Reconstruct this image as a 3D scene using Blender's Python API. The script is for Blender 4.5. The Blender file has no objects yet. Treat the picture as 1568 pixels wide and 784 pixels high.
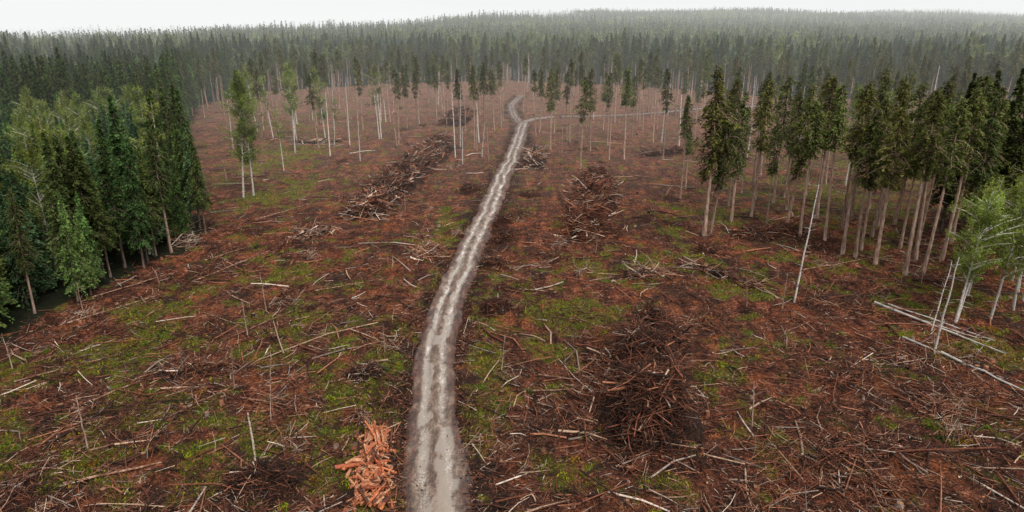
import bpy, math
import numpy as np
from mathutils import Vector

# ------------------------------------------------------------------ noise
_r = np.random.default_rng(7)
TAB = _r.random((256, 256))
def vnoise(x, y):
    x = np.asarray(x, float); y = np.asarray(y, float)
    xi = np.floor(x).astype(int); yi = np.floor(y).astype(int)
    fx = x-xi; fy = y-yi
    fx = fx*fx*(3-2*fx); fy = fy*fy*(3-2*fy)
    a = TAB[xi & 255, yi & 255]; b = TAB[(xi+1) & 255, yi & 255]
    c = TAB[xi & 255, (yi+1) & 255]; d = TAB[(xi+1) & 255, (yi+1) & 255]
    return (a*(1-fx)+b*fx)*(1-fy)+(c*(1-fx)+d*fx)*fy
def fbm(x, y, o=4):
    s = 0; a = .5; n = 0
    for i in range(o):
        s = s+a*vnoise(x*2**i+i*37.3, y*2**i+i*11.9); n += a; a *= .5
    return s/n
def sst(a, b, x):
    t = np.clip((x-a)/(b-a), 0, 1); return t*t*(3-2*t)

# ------------------------------------------------------------------ layout
RY = np.array([-60, 20, 30, 39, 42.2, 45.4, 50, 55.4, 61.9, 69.8, 79.6, 92.2, 99.9, 108.9, 119.3, 131.8, 147, 165.8, 189.7, 213, 233, 258, 287, 328, 360])
RX = np.array([-2, -4.6, -4.9, -5.26, -5.4, -5.93, -6.65, -7.23, -7.68, -7.93, -7.75, -6.76, -5.95, -5.34, -4.39, -3.51, -2.3, -.64, 1.1, 2.4, 3.1, .6, -.3, 3.4, 6])
BR = np.array([[2.6, 222], [3.6, 238], [6.6, 248], [10.9, 253], [17, 257], [28, 258.5], [43.7, 262], [59, 270], [77, 280], [110, 292]])
def road_dist(x, y):
    d1 = np.abs(x-np.interp(y, RY, RX)); d1 = np.where(y > 345, 99, d1)
    d2 = np.abs(y-np.interp(x, BR[:, 0], BR[:, 1])); d2 = np.where((x < 5) | (x > 110), 99, d2)
    return np.minimum(d1, d2)
def left_edge(y):
    return np.interp(y, [0, 40, 73, 105, 118, 135, 166, 220, 290, 350, 400, 430], [-60, -58, -54, -50, -57, -68, -82, -105, -132, -132, -118, -105])
def far_edge(x):
    return np.interp(x, [-160, -60, 0, 60, 120, 250, 400], [330, 420, 430, 400, 335, 290, 250])
def in_clearing(x, y):
    return (x > left_edge(y)) & (y < far_edge(x))
def terrain(x, y):
    x = np.asarray(x, float); y = np.asarray(y, float)
    z = 1.2*(fbm(x/60, y/60, 2)-.5)*sst(60, 200, y)
    z = z+sst(470, 2300, y)*46*sst(-1600, 250, x) + sst(600, 1600, y)*30*(fbm(x/300+3, y/420, 3)-.5)
    z = z-7*sst(350, 1000, y)*sst(-60, -600, x)
    return z
def H(x, y):
    x = np.asarray(x, float); y = np.asarray(y, float)
    m = sst(1.7, 3.2, road_dist(x, y))
    rel = .70*(fbm(x/4.5, y/4.5, 3)-.5)+.46*(fbm(x/.9+9, y/.9, 2)-.5)
    rel = rel+.32*(vnoise(x*.75+.05*y, y*.07)-.5)+.22*(vnoise(x*1.9+.1*y, y*.12)-.5)
    return terrain(x, y)+rel*m+.10*m-.16*(1-m)

GR = [(-43, 60, 9, 5, 1.4), (-38, 66, 7, 4, 1.1), (-18, 47, 6, 5, 1.2), (-19.5, 64, 6, 7, 1.0), (-2.4, 60, 2.0, 13, 1.3), (-3, 48, 2, 5, .8), (7.8, 73.5, 6, 4, 1.8),
      (31, 80.5, 6, 3.5, 1.5), (-11.5, 111, 3, 9, 1.1), (-41, 76, 6, 6, 1.), (50, 63, 7, 3.5, 1.2), (8, 42, 5, 2, .9), (-58, 182, 10, 18, 1.1), (-46, 135, 6, 14, 1.1),
      (-50, 130, 4, 5, 1.), (36, 118, 8, 9, 1.), (-30, 53, 8, 4, 1.1), (-45, 48, 8, 4, 1.), (22, 92, 7, 7, .8), (-32, 90, 7, 9, .7), (-12.5, 55, 2.5, 10, 1.2),
      (55, 78, 9, 6, .8), (22, 60, 5, 4, .4), (-60, 160, 8, 14, .8), (3, 66, 4, 6, .8), (-24, 72, 6, 5, .8), (48, 50, 7, 6, .5), (34, 50, 6, 3, .4), (60, 130, 12, 25, .8), (-75, 230, 16, 25, .7), (20, 46, 3, 5, .3),
      (40, 92, 10, 6, .6), (-33, 44, 7, 3, .8), (10, 90, 5, 5, .5), (90, 170, 25, 40, .7), (-22, 41, 5, 3, .8)]
def grass_mask(x, y):
    g = 0*x
    for a, b, rx, ry, am in GR:
        g = g+am*np.exp(-((x-a)/rx)**2-((y-b)/ry)**2)
    g = np.minimum(g, 1.35)+.20
    n = fbm(x/2.0, y/2.0, 5)
    return np.clip((g*.95+(n-.5)*3.8-.54)*1.6, 0, 1)*sst(1.6, 2.6, road_dist(x, y))

# ------------------------------------------------------------------ mesh builder (quads only)
class MB:
    def __init__(s): s.v = []; s.c = []; s.f = []; s.m = []; s.n = 0
    def add(s, V, F, C, mat=0):
        V = V.reshape(-1, 3); F = F.reshape(-1, 4)
        C = np.broadcast_to(C, (len(V), 3)) if np.ndim(C) == 1 else C.reshape(-1, 3)
        s.v.append(V); s.c.append(C); s.f.append(F+s.n); s.m.append(np.full(len(F), mat)); s.n += len(V)
    def mesh(s, name, mats):
        V = np.concatenate(s.v); C = np.concatenate(s.c); F = np.concatenate(s.f); M = np.concatenate(s.m)
        me = bpy.data.meshes.new(name)
        me.vertices.add(len(V)); me.vertices.foreach_set("co", V.astype(np.float32).ravel())
        me.loops.add(len(F)*4); me.loops.foreach_set("vertex_index", F.astype(np.int32).ravel())
        me.polygons.add(len(F)); me.polygons.foreach_set("loop_start", (np.arange(len(F))*4).astype(np.int32))
        me.polygons.foreach_set("material_index", M.astype(np.int32))
        for m in mats: me.materials.append(m)
        me.update(calc_edges=True)
        a = me.color_attributes.new("Col", 'FLOAT_COLOR', 'POINT')
        a.data.foreach_set("color", np.concatenate([C, np.ones((len(C), 1))], 1).astype(np.float32).ravel())
        return me
def nrm(a): return a/np.maximum(np.linalg.norm(a, axis=-1, keepdims=True), 1e-9)
def tubes(mb, C, R, S, col, mat=0, cap=None, capmat=None):
    N, K, _ = C.shape
    T = nrm(C[:, -1]-C[:, 0])
    up = np.where(np.abs(T[:, 2:3]) > .9, np.array([[1., 0, 0]]), np.array([[0, 0, 1.]]))
    A = nrm(np.cross(T, up)); B = np.cross(A, T)
    an = np.arange(S)/S*2*np.pi+.3
    ring = C[:, :, None, :]+R[:, :, None, None]*(np.cos(an)[None, None, :, None]*A[:, None, None, :]+np.sin(an)[None, None, :, None]*B[:, None, None, :])
    base = (np.arange(N)*K*S)[:, None, None]; k = (np.arange(K-1)*S)[None, :, None]; s0 = np.arange(S)[None, None, :]; s1 = (s0+1) % S
    F = np.stack([base+k+s0, base+k+s1, base+k+S+s1, base+k+S+s0], -1)
    col = np.asarray(col, float)
    if col.ndim == 2: cc = np.repeat(col, K*S, 0)
    else: cc = np.tile(col, (N*K*S, 1))
    mb.add(ring, F, cc, mat)
    if cap is not None:
        q = {4: [[0, 1, 2, 3]], 6: [[0, 1, 2, 3], [0, 3, 4, 5]], 8: [[0, 1, 2, 3], [0, 3, 4, 7], [4, 5, 6, 7]]}[S]
        q = np.array(q); bb = (np.arange(N)*S)[:, None, None]
        cp = np.asarray(cap, float); cp = np.repeat(cp, S, 0) if cp.ndim == 2 else np.tile(cp, (N*S, 1))
        cm = mat if capmat is None else capmat
        mb.add(ring[:, 0], bb+q[None, :, ::-1], cp, cm); mb.add(ring[:, -1], bb+q[None], cp, cm)
def kites(mb, P, A, B, col, mat=0):
    V = np.stack([P-A*.5, P+B*.5+A*.1, P+A*.5, P-B*.5+A*.1], 1)
    F = np.arange(len(P)*4).reshape(-1, 4)
    mb.add(V, F, np.repeat(col, 4, 0), mat)
def link(name, me, loc=(0, 0, 0), rz=0, sc=(1, 1, 1), tilt=(0, 0)):
    o = bpy.data.objects.new(name, me); bpy.context.scene.collection.objects.link(o)
    o.location = loc; o.rotation_euler = (tilt[0], tilt[1], rz); o.scale = sc
    return o

# ------------------------------------------------------------------ materials
def newmat(name):
    m = bpy.data.materials.new(name); m.use_nodes = True
    nt = m.node_tree; nt.nodes.clear()
    return m, nt, nt.nodes.new("ShaderNodeOutputMaterial")
def N(nt, t, **k):
    n = nt.nodes.new(t)
    for a, b in k.items(): setattr(n, a, b)
    return n
def noise(nt, vec, scale, detail=5, rough=.6):
    n = nt.nodes.new("ShaderNodeTexNoise"); n.inputs["Scale"].default_value = scale
    n.inputs["Detail"].default_value = detail; n.inputs["Roughness"].default_value = rough
    nt.links.new(vec, n.inputs["Vector"]); return n.outputs["Fac"]
def ramp(nt, fac, stops):
    r = nt.nodes.new("ShaderNodeValToRGB"); e = r.color_ramp.elements
    while len(e) < len(stops): e.new(.5)
    for i, (p, c) in enumerate(stops):
        e[i].position = p; e[i].color = (*c, 1) if len(c) == 3 else c
    nt.links.new(fac, r.inputs["Fac"]); return r.outputs["Color"]
def g3(v): return (v, v, v)
def mix(nt, f, a, b, mode='MIX'):
    m = nt.nodes.new("ShaderNodeMix"); m.data_type = 'RGBA'; m.blend_type = mode
    for s, v in ((m.inputs[0], f), (m.inputs[6], a), (m.inputs[7], b)):
        if isinstance(v, (int, float)): s.default_value = v
        elif isinstance(v, tuple): s.default_value = (*v, 1)
        else: nt.links.new(v, s)
    return m.outputs[2]
def math_(nt, op, a, b=0., clamp=False):
    m = nt.nodes.new("ShaderNodeMath"); m.operation = op; m.use_clamp = clamp
    for s, v in ((m.inputs[0], a), (m.inputs[1], b)):
        if isinstance(v, (int, float)): s.default_value = v
        else: nt.links.new(v, s)
    return m.outputs[0]
def bump(nt, h, strength, dist):
    b = nt.nodes.new("ShaderNodeBump"); b.inputs["Strength"].default_value = strength; b.inputs["Distance"].default_value = dist
    nt.links.new(h, b.inputs["Height"]); return b.outputs["Normal"]

def foliage_mat(name, trans=.3, lo=.65, hi=1.35, h0=.468, h1=.522):
    m, nt, out = newmat(name)
    at = N(nt, "ShaderNodeAttribute", attribute_name="Col")
    oi = N(nt, "ShaderNodeObjectInfo")
    mr = N(nt, "ShaderNodeMapRange"); nt.links.new(oi.outputs["Random"], mr.inputs[0]); mr.inputs[3].default_value = lo; mr.inputs[4].default_value = hi
    r7 = math_(nt, 'FRACT', math_(nt, 'MULTIPLY', oi.outputs["Random"], 7.13))
    hu = N(nt, "ShaderNodeMapRange"); nt.links.new(r7, hu.inputs[0]); hu.inputs[3].default_value = h0; hu.inputs[4].default_value = h1
    hs = N(nt, "ShaderNodeHueSaturation"); nt.links.new(hu.outputs[0], hs.inputs["Hue"]); nt.links.new(mr.outputs[0], hs.inputs["Value"])
    nt.links.new(at.outputs["Color"], hs.inputs["Color"])
    d = N(nt, "ShaderNodeBsdfDiffuse"); t = N(nt, "ShaderNodeBsdfTranslucent")
    nt.links.new(hs.outputs[0], d.inputs[0]); nt.links.new(hs.outputs[0], t.inputs[0])
    ms = N(nt, "ShaderNodeMixShader"); ms.inputs[0].default_value = trans
    nt.links.new(d.outputs[0], ms.inputs[1]); nt.links.new(t.outputs[0], ms.inputs[2]); nt.links.new(ms.outputs[0], out.inputs[0])
    return m
def attr_mat(name, rough=.85, nscale=5., lo=.55, hi=1.45, spec=.25, b=.0):
    m, nt, out = newmat(name)
    at = N(nt, "ShaderNodeAttribute", attribute_name="Col")
    ge = N(nt, "ShaderNodeNewGeometry")
    n = noise(nt, ge.outputs["Position"], nscale, 5)
    v = ramp(nt, n, [(.3, g3(lo)), (.7, g3(hi))])
    c = mix(nt, 1., at.outputs["Color"], v, 'MULTIPLY')
    p = N(nt, "ShaderNodeBsdfPrincipled"); nt.links.new(c, p.inputs["Base Color"])
    p.inputs["Roughness"].default_value = rough; p.inputs["Specular IOR Level"].default_value = spec
    if b: nt.links.new(bump(nt, n, b, .1), p.inputs["Normal"])
    nt.links.new(p.outputs[0], out.inputs[0]); return m
def bark_mat(name, c1, c2, c3, sc=(5, 5, .8), stops=(.35, .5, .65)):
    m, nt, out = newmat(name)
    tc = N(nt, "ShaderNodeTexCoord"); mp = N(nt, "ShaderNodeMapping"); mp.inputs["Scale"].default_value = sc
    nt.links.new(tc.outputs["Object"], mp.inputs[0])
    n = noise(nt, mp.outputs[0], 1., 6, .65)
    c = ramp(nt, n, [(stops[0], c1), (stops[1], c2), (stops[2], c3)])
    oi = N(nt, "ShaderNodeObjectInfo"); mr = N(nt, "ShaderNodeMapRange"); nt.links.new(oi.outputs["Random"], mr.inputs[0]); mr.inputs[3].default_value = .7; mr.inputs[4].default_value = 1.2
    hs = N(nt, "ShaderNodeHueSaturation"); nt.links.new(mr.outputs[0], hs.inputs["Value"]); nt.links.new(c, hs.inputs["Color"])
    p = N(nt, "ShaderNodeBsdfPrincipled"); p.inputs["Roughness"].default_value = .9; p.inputs["Specular IOR Level"].default_value = .15
    nt.links.new(hs.outputs[0], p.inputs["Base Color"]); nt.links.new(bump(nt, n, .6, .05), p.inputs["Normal"])
    nt.links.new(p.outputs[0], out.inputs[0]); return m

M_fol = foliage_mat("conifer_needles", .38)
M_leaf = foliage_mat("birch_leaves", .45, .8, 1.2, .46, .49)
M_grass = foliage_mat("grass_blades", .35, 1, 1, .5, .5)
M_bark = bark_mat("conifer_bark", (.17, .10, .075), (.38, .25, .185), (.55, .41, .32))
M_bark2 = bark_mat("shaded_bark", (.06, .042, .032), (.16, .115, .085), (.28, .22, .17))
M_birch = bark_mat("birch_bark", (.05, .04, .035), (.54, .48, .42), (.72, .67, .6), (1.6, 1.6, 3.2), (.33, .43, .6))
M_deb = attr_mat("slash_wood", .8, 5, .45, 1.45)
M_soil = attr_mat("pile_soil", .95, 3, .4, 1.5, .1, .8)

def ground_mat():
    m, nt, out = newmat("cutover_ground")
    ge = N(nt, "ShaderNodeNewGeometry"); P = ge.outputs["Position"]
    at = N(nt, "ShaderNodeAttribute", attribute_name="Col"); sp = N(nt, "ShaderNodeSeparateColor"); nt.links.new(at.outputs["Color"], sp.inputs[0])
    n1 = noise(nt, P, .07, 4); n2 = noise(nt, P, .45, 9, .74); n3 = noise(nt, P, 3.6, 9, .82); n4 = noise(nt, P, .22, 7, .7)
    mp = N(nt, "ShaderNodeMapping"); mp.inputs["Scale"].default_value = (1.1, .12, 1); mp.inputs["Rotation"].default_value = (0, 0, .12); nt.links.new(P, mp.inputs[0])
    n5 = noise(nt, mp.outputs[0], 1., 6, .65)
    base = ramp(nt, n2, [(.35, (.026, .012, .008)), (.46, (.105, .035, .019)), (.56, (.235, .080, .042)), (.69, (.43, .19, .11))])
    dark = ramp(nt, n5, [(.37, g3(.30)), (.5, g3(1.)), (.65, g3(1.4))])
    base = mix(nt, .88, base, dark, 'MULTIPLY')
    fine = ramp(nt, n3, [(.35, g3(.12)), (.47, g3(.68)), (.57, g3(1.6)), (.67, g3(3.1))])
    base = mix(nt, .94, base, fine, 'MULTIPLY')
    big = ramp(nt, n1, [(.36, (.55, .58, .62)), (.5, (1, 1, 1)), (.64, (1.3, 1.12, 1.0))])
    base = mix(nt, 1., base, big, 'MULTIPLY')
    rf = ramp(nt, n4, [(.52, g3(0)), (.62, g3(.75))])
    base = mix(nt, rf, base, mix(nt, 1., (.40, .12, .042), fine, 'MULTIPLY'))
    df = ramp(nt, noise(nt, P, .16, 7, .75), [(.51, g3(0)), (.60, g3(.88))])
    base = mix(nt, df, base, mix(nt, 1., (.055, .031, .022), fine, 'MULTIPLY'))
    sx = N(nt, "ShaderNodeSeparateXYZ"); nt.links.new(P, sx.inputs[0])
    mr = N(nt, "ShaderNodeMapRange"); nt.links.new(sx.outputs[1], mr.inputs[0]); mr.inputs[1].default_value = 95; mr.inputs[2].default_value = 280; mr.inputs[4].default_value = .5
    base = mix(nt, mr.outputs[0], base, mix(nt, .85, (.36, .195, .14), fine, 'MULTIPLY'))  # paler pink with distance: dry slash, plus haze put into the colour
    base = mix(nt, sp.outputs[1], base, mix(nt, 1., (.032, .020, .015), fine, 'MULTIPLY'))
    gf = math_(nt, 'MULTIPLY', sp.outputs[0], ramp(nt, noise(nt, P, 1.3, 8, .78), [(.40, g3(.0)), (.54, g3(.97))]), True)
    gc = ramp(nt, n3, [(.34, (.03, .040, .008)), (.5, (.15, .18, .018)), (.66, (.36, .39, .045))])
    base = mix(nt, gf, base, gc)
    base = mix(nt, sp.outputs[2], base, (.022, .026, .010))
    p = N(nt, "ShaderNodeBsdfPrincipled"); nt.links.new(base, p.inputs["Base Color"])
    p.inputs["Roughness"].default_value = .88; p.inputs["Specular IOR Level"].default_value = .2
    h = math_(nt, 'ADD', math_(nt, 'MULTIPLY', n3, .5), n2)
    nt.links.new(bump(nt, h, 1., .8), p.inputs["Normal"]); nt.links.new(p.outputs[0], out.inputs[0]); return m
def road_mat():
    m, nt, out = newmat("mud_road")
    ge = N(nt, "ShaderNodeNewGeometry"); P = ge.outputs["Position"]
    at = N(nt, "ShaderNodeAttribute", attribute_name="Col"); sp = N(nt, "ShaderNodeSeparateColor"); nt.links.new(at.outputs["Color"], sp.inputs[0])
    mp = N(nt, "ShaderNodeMapping"); mp.inputs["Scale"].default_value = (1., .4, 1); nt.links.new(P, mp.inputs[0])
    n2 = noise(nt, mp.outputs[0], 1.5, 9, .75); n3 = noise(nt, P, 5, 7, .75)
    edge = ramp(nt, n2, [(.40, (.040, .021, .015)), (.60, (.19, .080, .048))])
    mud = ramp(nt, n2, [(.38, (.085, .050, .032)), (.5, (.20, .128, .085)), (.61, (.37, .265, .19))])
    trk = ramp(nt, n2, [(.38, (.27, .205, .155)), (.5, (.56, .475, .40)), (.61, (.80, .745, .69))])
    c = mix(nt, sp.outputs[1], edge, mud); c = mix(nt, sp.outputs[0], c, trk)
    c = mix(nt, 1., c, ramp(nt, n3, [(.36, g3(.35)), (.48, g3(.95)), (.62, g3(1.35))]), 'MULTIPLY')
    wf = math_(nt, 'MULTIPLY', sp.outputs[2], ramp(nt, n2, [(.50, g3(1)), (.60, g3(.3))]), True)
    c = mix(nt, math_(nt, 'MULTIPLY', wf, .85), c, (.36, .295, .235))
    p = N(nt, "ShaderNodeBsdfPrincipled"); nt.links.new(c, p.inputs["Base Color"])
    rr = mix(nt, wf, ramp(nt, n3, [(.4, g3(.35)), (.6, g3(.8))]), g3(.03)); nt.links.new(rr, p.inputs["Roughness"])
    p.inputs["Specular IOR Level"].default_value = .9
    b = N(nt, "ShaderNodeBump"); b.inputs["Distance"].default_value = .28
    nt.links.new(math_(nt, 'ADD', n2, math_(nt, 'MULTIPLY', n3, .35)), b.inputs["Height"])
    nt.links.new(math_(nt, 'SUBTRACT', .95, math_(nt, 'MULTIPLY', wf, .95)), b.inputs["Strength"])
    nt.links.new(b.outputs[0], p.inputs["Normal"]); nt.links.new(p.outputs[0], out.inputs[0]); return m

# ------------------------------------------------------------------ ground sheet
def steps(a, b, s0, g):
    r = [a]
    while r[-1] < b: r.append(r[-1]+s0); s0 *= g
    return r
ys = np.concatenate([-np.array(steps(0, 900, 2, 1.12))[::-1][:-1], np.arange(0, 30, 1.), np.arange(30, 95, .3), np.array(steps(95, 9000, .33, 1.0105))])
xr = np.array(steps(0, 48, .36, 1.0)); xr2 = np.array(steps(xr[-1], 8000, .4, 1.03)); xp = np.concatenate([xr, xr2[1:]])
xs = np.concatenate([-xp[::-1][:-1], xp])
X, Y = np.meshgrid(xs, ys)
Z = H(X, Y)
nx, ny = len(xs), len(ys)
idx = np.arange(nx*ny).reshape(ny, nx)
F = np.stack([idx[:-1, :-1], idx[:-1, 1:], idx[1:, 1:], idx[1:, :-1]], -1)
g = grass_mask(X, Y)
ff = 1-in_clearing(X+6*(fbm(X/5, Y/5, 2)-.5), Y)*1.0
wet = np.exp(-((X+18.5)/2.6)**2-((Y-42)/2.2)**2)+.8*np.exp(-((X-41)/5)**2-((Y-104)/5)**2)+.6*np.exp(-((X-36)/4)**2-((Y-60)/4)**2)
rd = road_dist(X, Y); wet = np.clip(wet+.85*np.exp(-((rd-2.7)/1.3)**2)*sst(.3, .55, fbm(X/2, Y/3, 3)), 0, 1)
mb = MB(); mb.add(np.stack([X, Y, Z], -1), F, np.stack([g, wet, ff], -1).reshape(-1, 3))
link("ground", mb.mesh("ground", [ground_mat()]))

# ------------------------------------------------------------------ road
def road(name, pts, wfun, dull=0.):
    pts = np.array(pts, float); seg = np.r_[0, np.cumsum(np.linalg.norm(np.diff(pts, axis=0), axis=1))]
    s = np.arange(0, seg[-1], .25)
    px = np.interp(s, seg, pts[:, 0]); py = np.interp(s, seg, pts[:, 1])
    k = np.ones(37)/37
    px = np.convolve(np.pad(px, 18, 'edge'), k, 'valid'); py = np.convolve(np.pad(py, 18, 'edge'), k, 'valid')
    px = px+.6*(fbm(py/9, 0*py+7, 2)-.5)
    tx = np.gradient(px); ty = np.gradient(py); l = np.hypot(tx, ty); nxv, nyv = ty/l, -tx/l
    na = 61; a = np.linspace(-1, 1, na)
    hw = wfun(py)
    wl = 1+.5*(fbm(py/4, px/3+5, 3)-.5); wr = 1+.5*(fbm(py/4+50, px/3, 3)-.5)
    w = np.where(a[None] < 0, wl[:, None], wr[:, None])*hw[:, None]*1.5
    x = px[:, None]+nxv[:, None]*a[None]*w; y = py[:, None]+nyv[:, None]*a[None]*w
    aa = np.abs(a)[None]+.0*x
    jit = .26*(fbm(y/6, x*0+3, 2)-.5)
    t = np.exp(-((np.abs(a[None]+jit)-.33)/.125)**2)
    n = fbm(x/.7, y/1.6, 4); n6 = fbm(x*2.2+40, y*.7, 4)
    z = terrain(x, y)+.11+.0004*np.abs(y) - .20*t*(.4+n) + .18*(n-.5) + .12*(n6-.5) + .08*np.exp(-(a[None]/.16)**2) - .36*sst(.76, 1.0, aa+.3*(n-.5))
    far = sst(38, 70, y)*(1-.5*sst(130, 240, y))*(1-dull)
    track = np.clip(t*2.6*(n6-.12), 0, 1)*np.clip(.55+.45*far, 0, 1)*(1-dull*.6)
    body = (1-sst(.32, .80, aa+1.2*(n-.5)))*(1-.5*dull)
    body = body*(1-.7*np.exp(-((a[None]+jit)/.12)**2)*sst(.3, .6, n))
    wat = sst(.50, .56, fbm(x/.9+70, y/3.0, 4)-.06+.16*t)*(1-sst(.46, .60, aa))*np.clip(1.15-.75*sst(60, 120, y), .35, 1)
    r, c = x.shape; ix = np.arange(r*c).reshape(r, c)
    F = np.stack([ix[:-1, :-1], ix[:-1, 1:], ix[1:, 1:], ix[1:, :-1]], -1)
    mb = MB(); mb.add(np.stack([x, y, z], -1), F, np.stack([track, body, wat], -1).reshape(-1, 3))
    link(name, mb.mesh(name, [RM]))
RM = road_mat()
main = [(x, y) for x, y in zip(RX, RY) if y <= 225]+[tuple(p) for p in BR[1:5]]
road("dirt_road", main, lambda y: np.interp(y, [0, 40, 55, 80, 250, 400], [2.0, 1.95, 1.5, 1.5, 1.6, 1.6]))
road("dirt_track", [tuple(p) for p in BR[4:]], lambda y: 1.4+0*y, .5)
road("dirt_track", [(3.4, 238), (.6, 258), (-.3, 287), (3.4, 328), (5, 342)], lambda y: 1.3+0*y, .95)

# ------------------------------------------------------------------ slash debris
PAL = np.array([[.035, .019, .014], [.095, .038, .023], [.20, .070, .038], [.34, .14, .075], [.46, .30, .20], [.27, .205, .165], [.62, .50, .40]])
def pick(rng, n, p): return PAL[rng.choice(len(PAL), n, p=np.array(p)/np.sum(p))]*rng.uniform(.65, 1.25, (n, 1))
rng = np.random.default_rng(11)
mb = MB()
def scatter(n, ymin=28, ymax=430, side=.84, rmin=1.9):
    y = ymin*(ymax/ymin)**rng.random(n); x = rng.uniform(-1, 1, n)*(side*y+14)
    k = in_clearing(x, y) & (road_dist(x, y) > rmin); return x[k], y[k]
def sticks(x, y, L, R, pal, tilt=.16, lift=.03):
    n = len(x)
    fld = 1.0+4*(vnoise(x/14+5, y/14)-.5)+rng.normal(0, 1.0, n)
    e = rng.normal(0, tilt, n)
    L = np.minimum(L, np.maximum(.3, 1.6*(road_dist(x, y)-1.5)))
    d = np.stack([np.cos(fld)*np.cos(e), np.sin(fld)*np.cos(e), np.sin(e)], -1)
    z = H(x, y)+lift+np.abs(e)*L*.3
    c = np.stack([x, y, z], -1)
    bend = rng.normal(0, .06, (n, 3))*L[:, None]; bend[:, 2] = np.abs(bend[:, 2])*.3
    C = np.stack([c-d*L[:, None]/2, c+bend, c+d*L[:, None]/2], 1)
    tubes(mb, C, np.stack([R, R*.85, R*rng.uniform(.3, .8, n)], 1), 4, pick(rng, n, pal))
x, y = scatter(160000); k = fbm(x/5+3, y/5, 3)+rng.uniform(-.2, .2, len(x)) > .43; x, y = x[k], y[k]
n = len(x); sticks(x, y, rng.gamma(2.2, .25, n)+.12, rng.uniform(.009, .028, n), [6, 7, 7, 4, 2.2, 1.6, 1.0], .28)
x, y = scatter(22000); k = fbm(x/7+13, y/7, 3)+rng.uniform(-.15, .15, len(x)) > .45; x, y = x[k], y[k]
n = len(x); sticks(x, y, rng.gamma(2.2, .5, n)+.3, rng.uniform(.02, .052, n), [5, 7, 6, 3.5, 2.6, 1.8, 1.1], .14)
x, y = scatter(2400, rmin=2.6); n = len(x); sticks(x, y, rng.gamma(3, .95, n)+.8, rng.uniform(.04, .10, n), [2.5, 5, 5, 3, 2.4, 1.8, 1.4], .04, .06)
x, y = scatter(380, rmin=6); n = len(x); sticks(x, y, np.minimum(rng.gamma(4, .95, n)+2.0, 8), rng.uniform(.07, .13, n), [2, 4, 4, 2.5, 2.5, 2, 1.6], .02, .1)
for i in range(460):
    cx, cy = scatter(1)
    if not len(cx): continue
    m = rng.integers(25, 120); r = rng.uniform(.4, 2.0)
    x = cx+rng.normal(0, r*rng.uniform(.5, 1.6), m); y = cy+rng.normal(0, r, m); k = road_dist(x, y) > 2.4; x, y = x[k], y[k]
    pl = [[1.5, 3, 4, 4, 3, 2, 2], [7, 6, 3, 1, .3, .3, .1], [1, 4, 7, 6, 1.5, .4, .3], [8, 6, 3, 1, .3, .3, .1]][rng.integers(0, 4)]
    if len(x): sticks(x, y, rng.gamma(3, .34, len(x))+.2, rng.uniform(.012, .05, len(x)), pl, .45, .12)
# mud clods and bark on the road shoulders
y = 30*(230/30)**rng.random(4500); sd_ = rng.choice([-1, 1], 4500); x = np.interp(y, RY, RX)+sd_*rng.normal(2.3, .5, 4500)
n = len(x); sticks(x, y, rng.gamma(2, .12, n)+.08, rng.uniform(.02, .07, n), [8, 6, 3, 1, .5, .3, .1], .4, .08)
x, y = scatter(110000); n = len(x)
A = rng.normal(0, 1, (n, 3)); A[:, 2] *= .35; B = rng.normal(0, 1, (n, 3)); B[:, 2] *= .5
sz = rng.uniform(.05, .2, (n, 1))
kites(mb, np.stack([x, y, H(x, y)+.04], -1), nrm(A)*sz*1.5, nrm(B)*sz*.7, pick(rng, n, [7, 7, 7, 4, 1.2, .5, .5]))
link("logging_slash", mb.mesh("logging_slash", [M_deb]))

# stumps
mb = MB(); x, y = scatter(680, 30, 430, rmin=2.8); n = len(x)
r = rng.uniform(.10, .24, n); hh = rng.uniform(.2, .5, n); z = H(x, y)
C = np.stack([np.stack([x, y, z-.1], -1), np.stack([x, y, z+hh*.35], -1), np.stack([x, y, z+hh], -1)], 1)
tubes(mb, C, np.stack([r*1.6, r*1.15, r], 1), 8, pick(rng, n, [3, 5, 3, 1, 0, 1, 0]), cap=np.array([.30, .16, .09])*rng.uniform(.4, 1.1, (n, 1)))
link("tree_stumps", mb.mesh("tree_stumps", [M_deb]))

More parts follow.
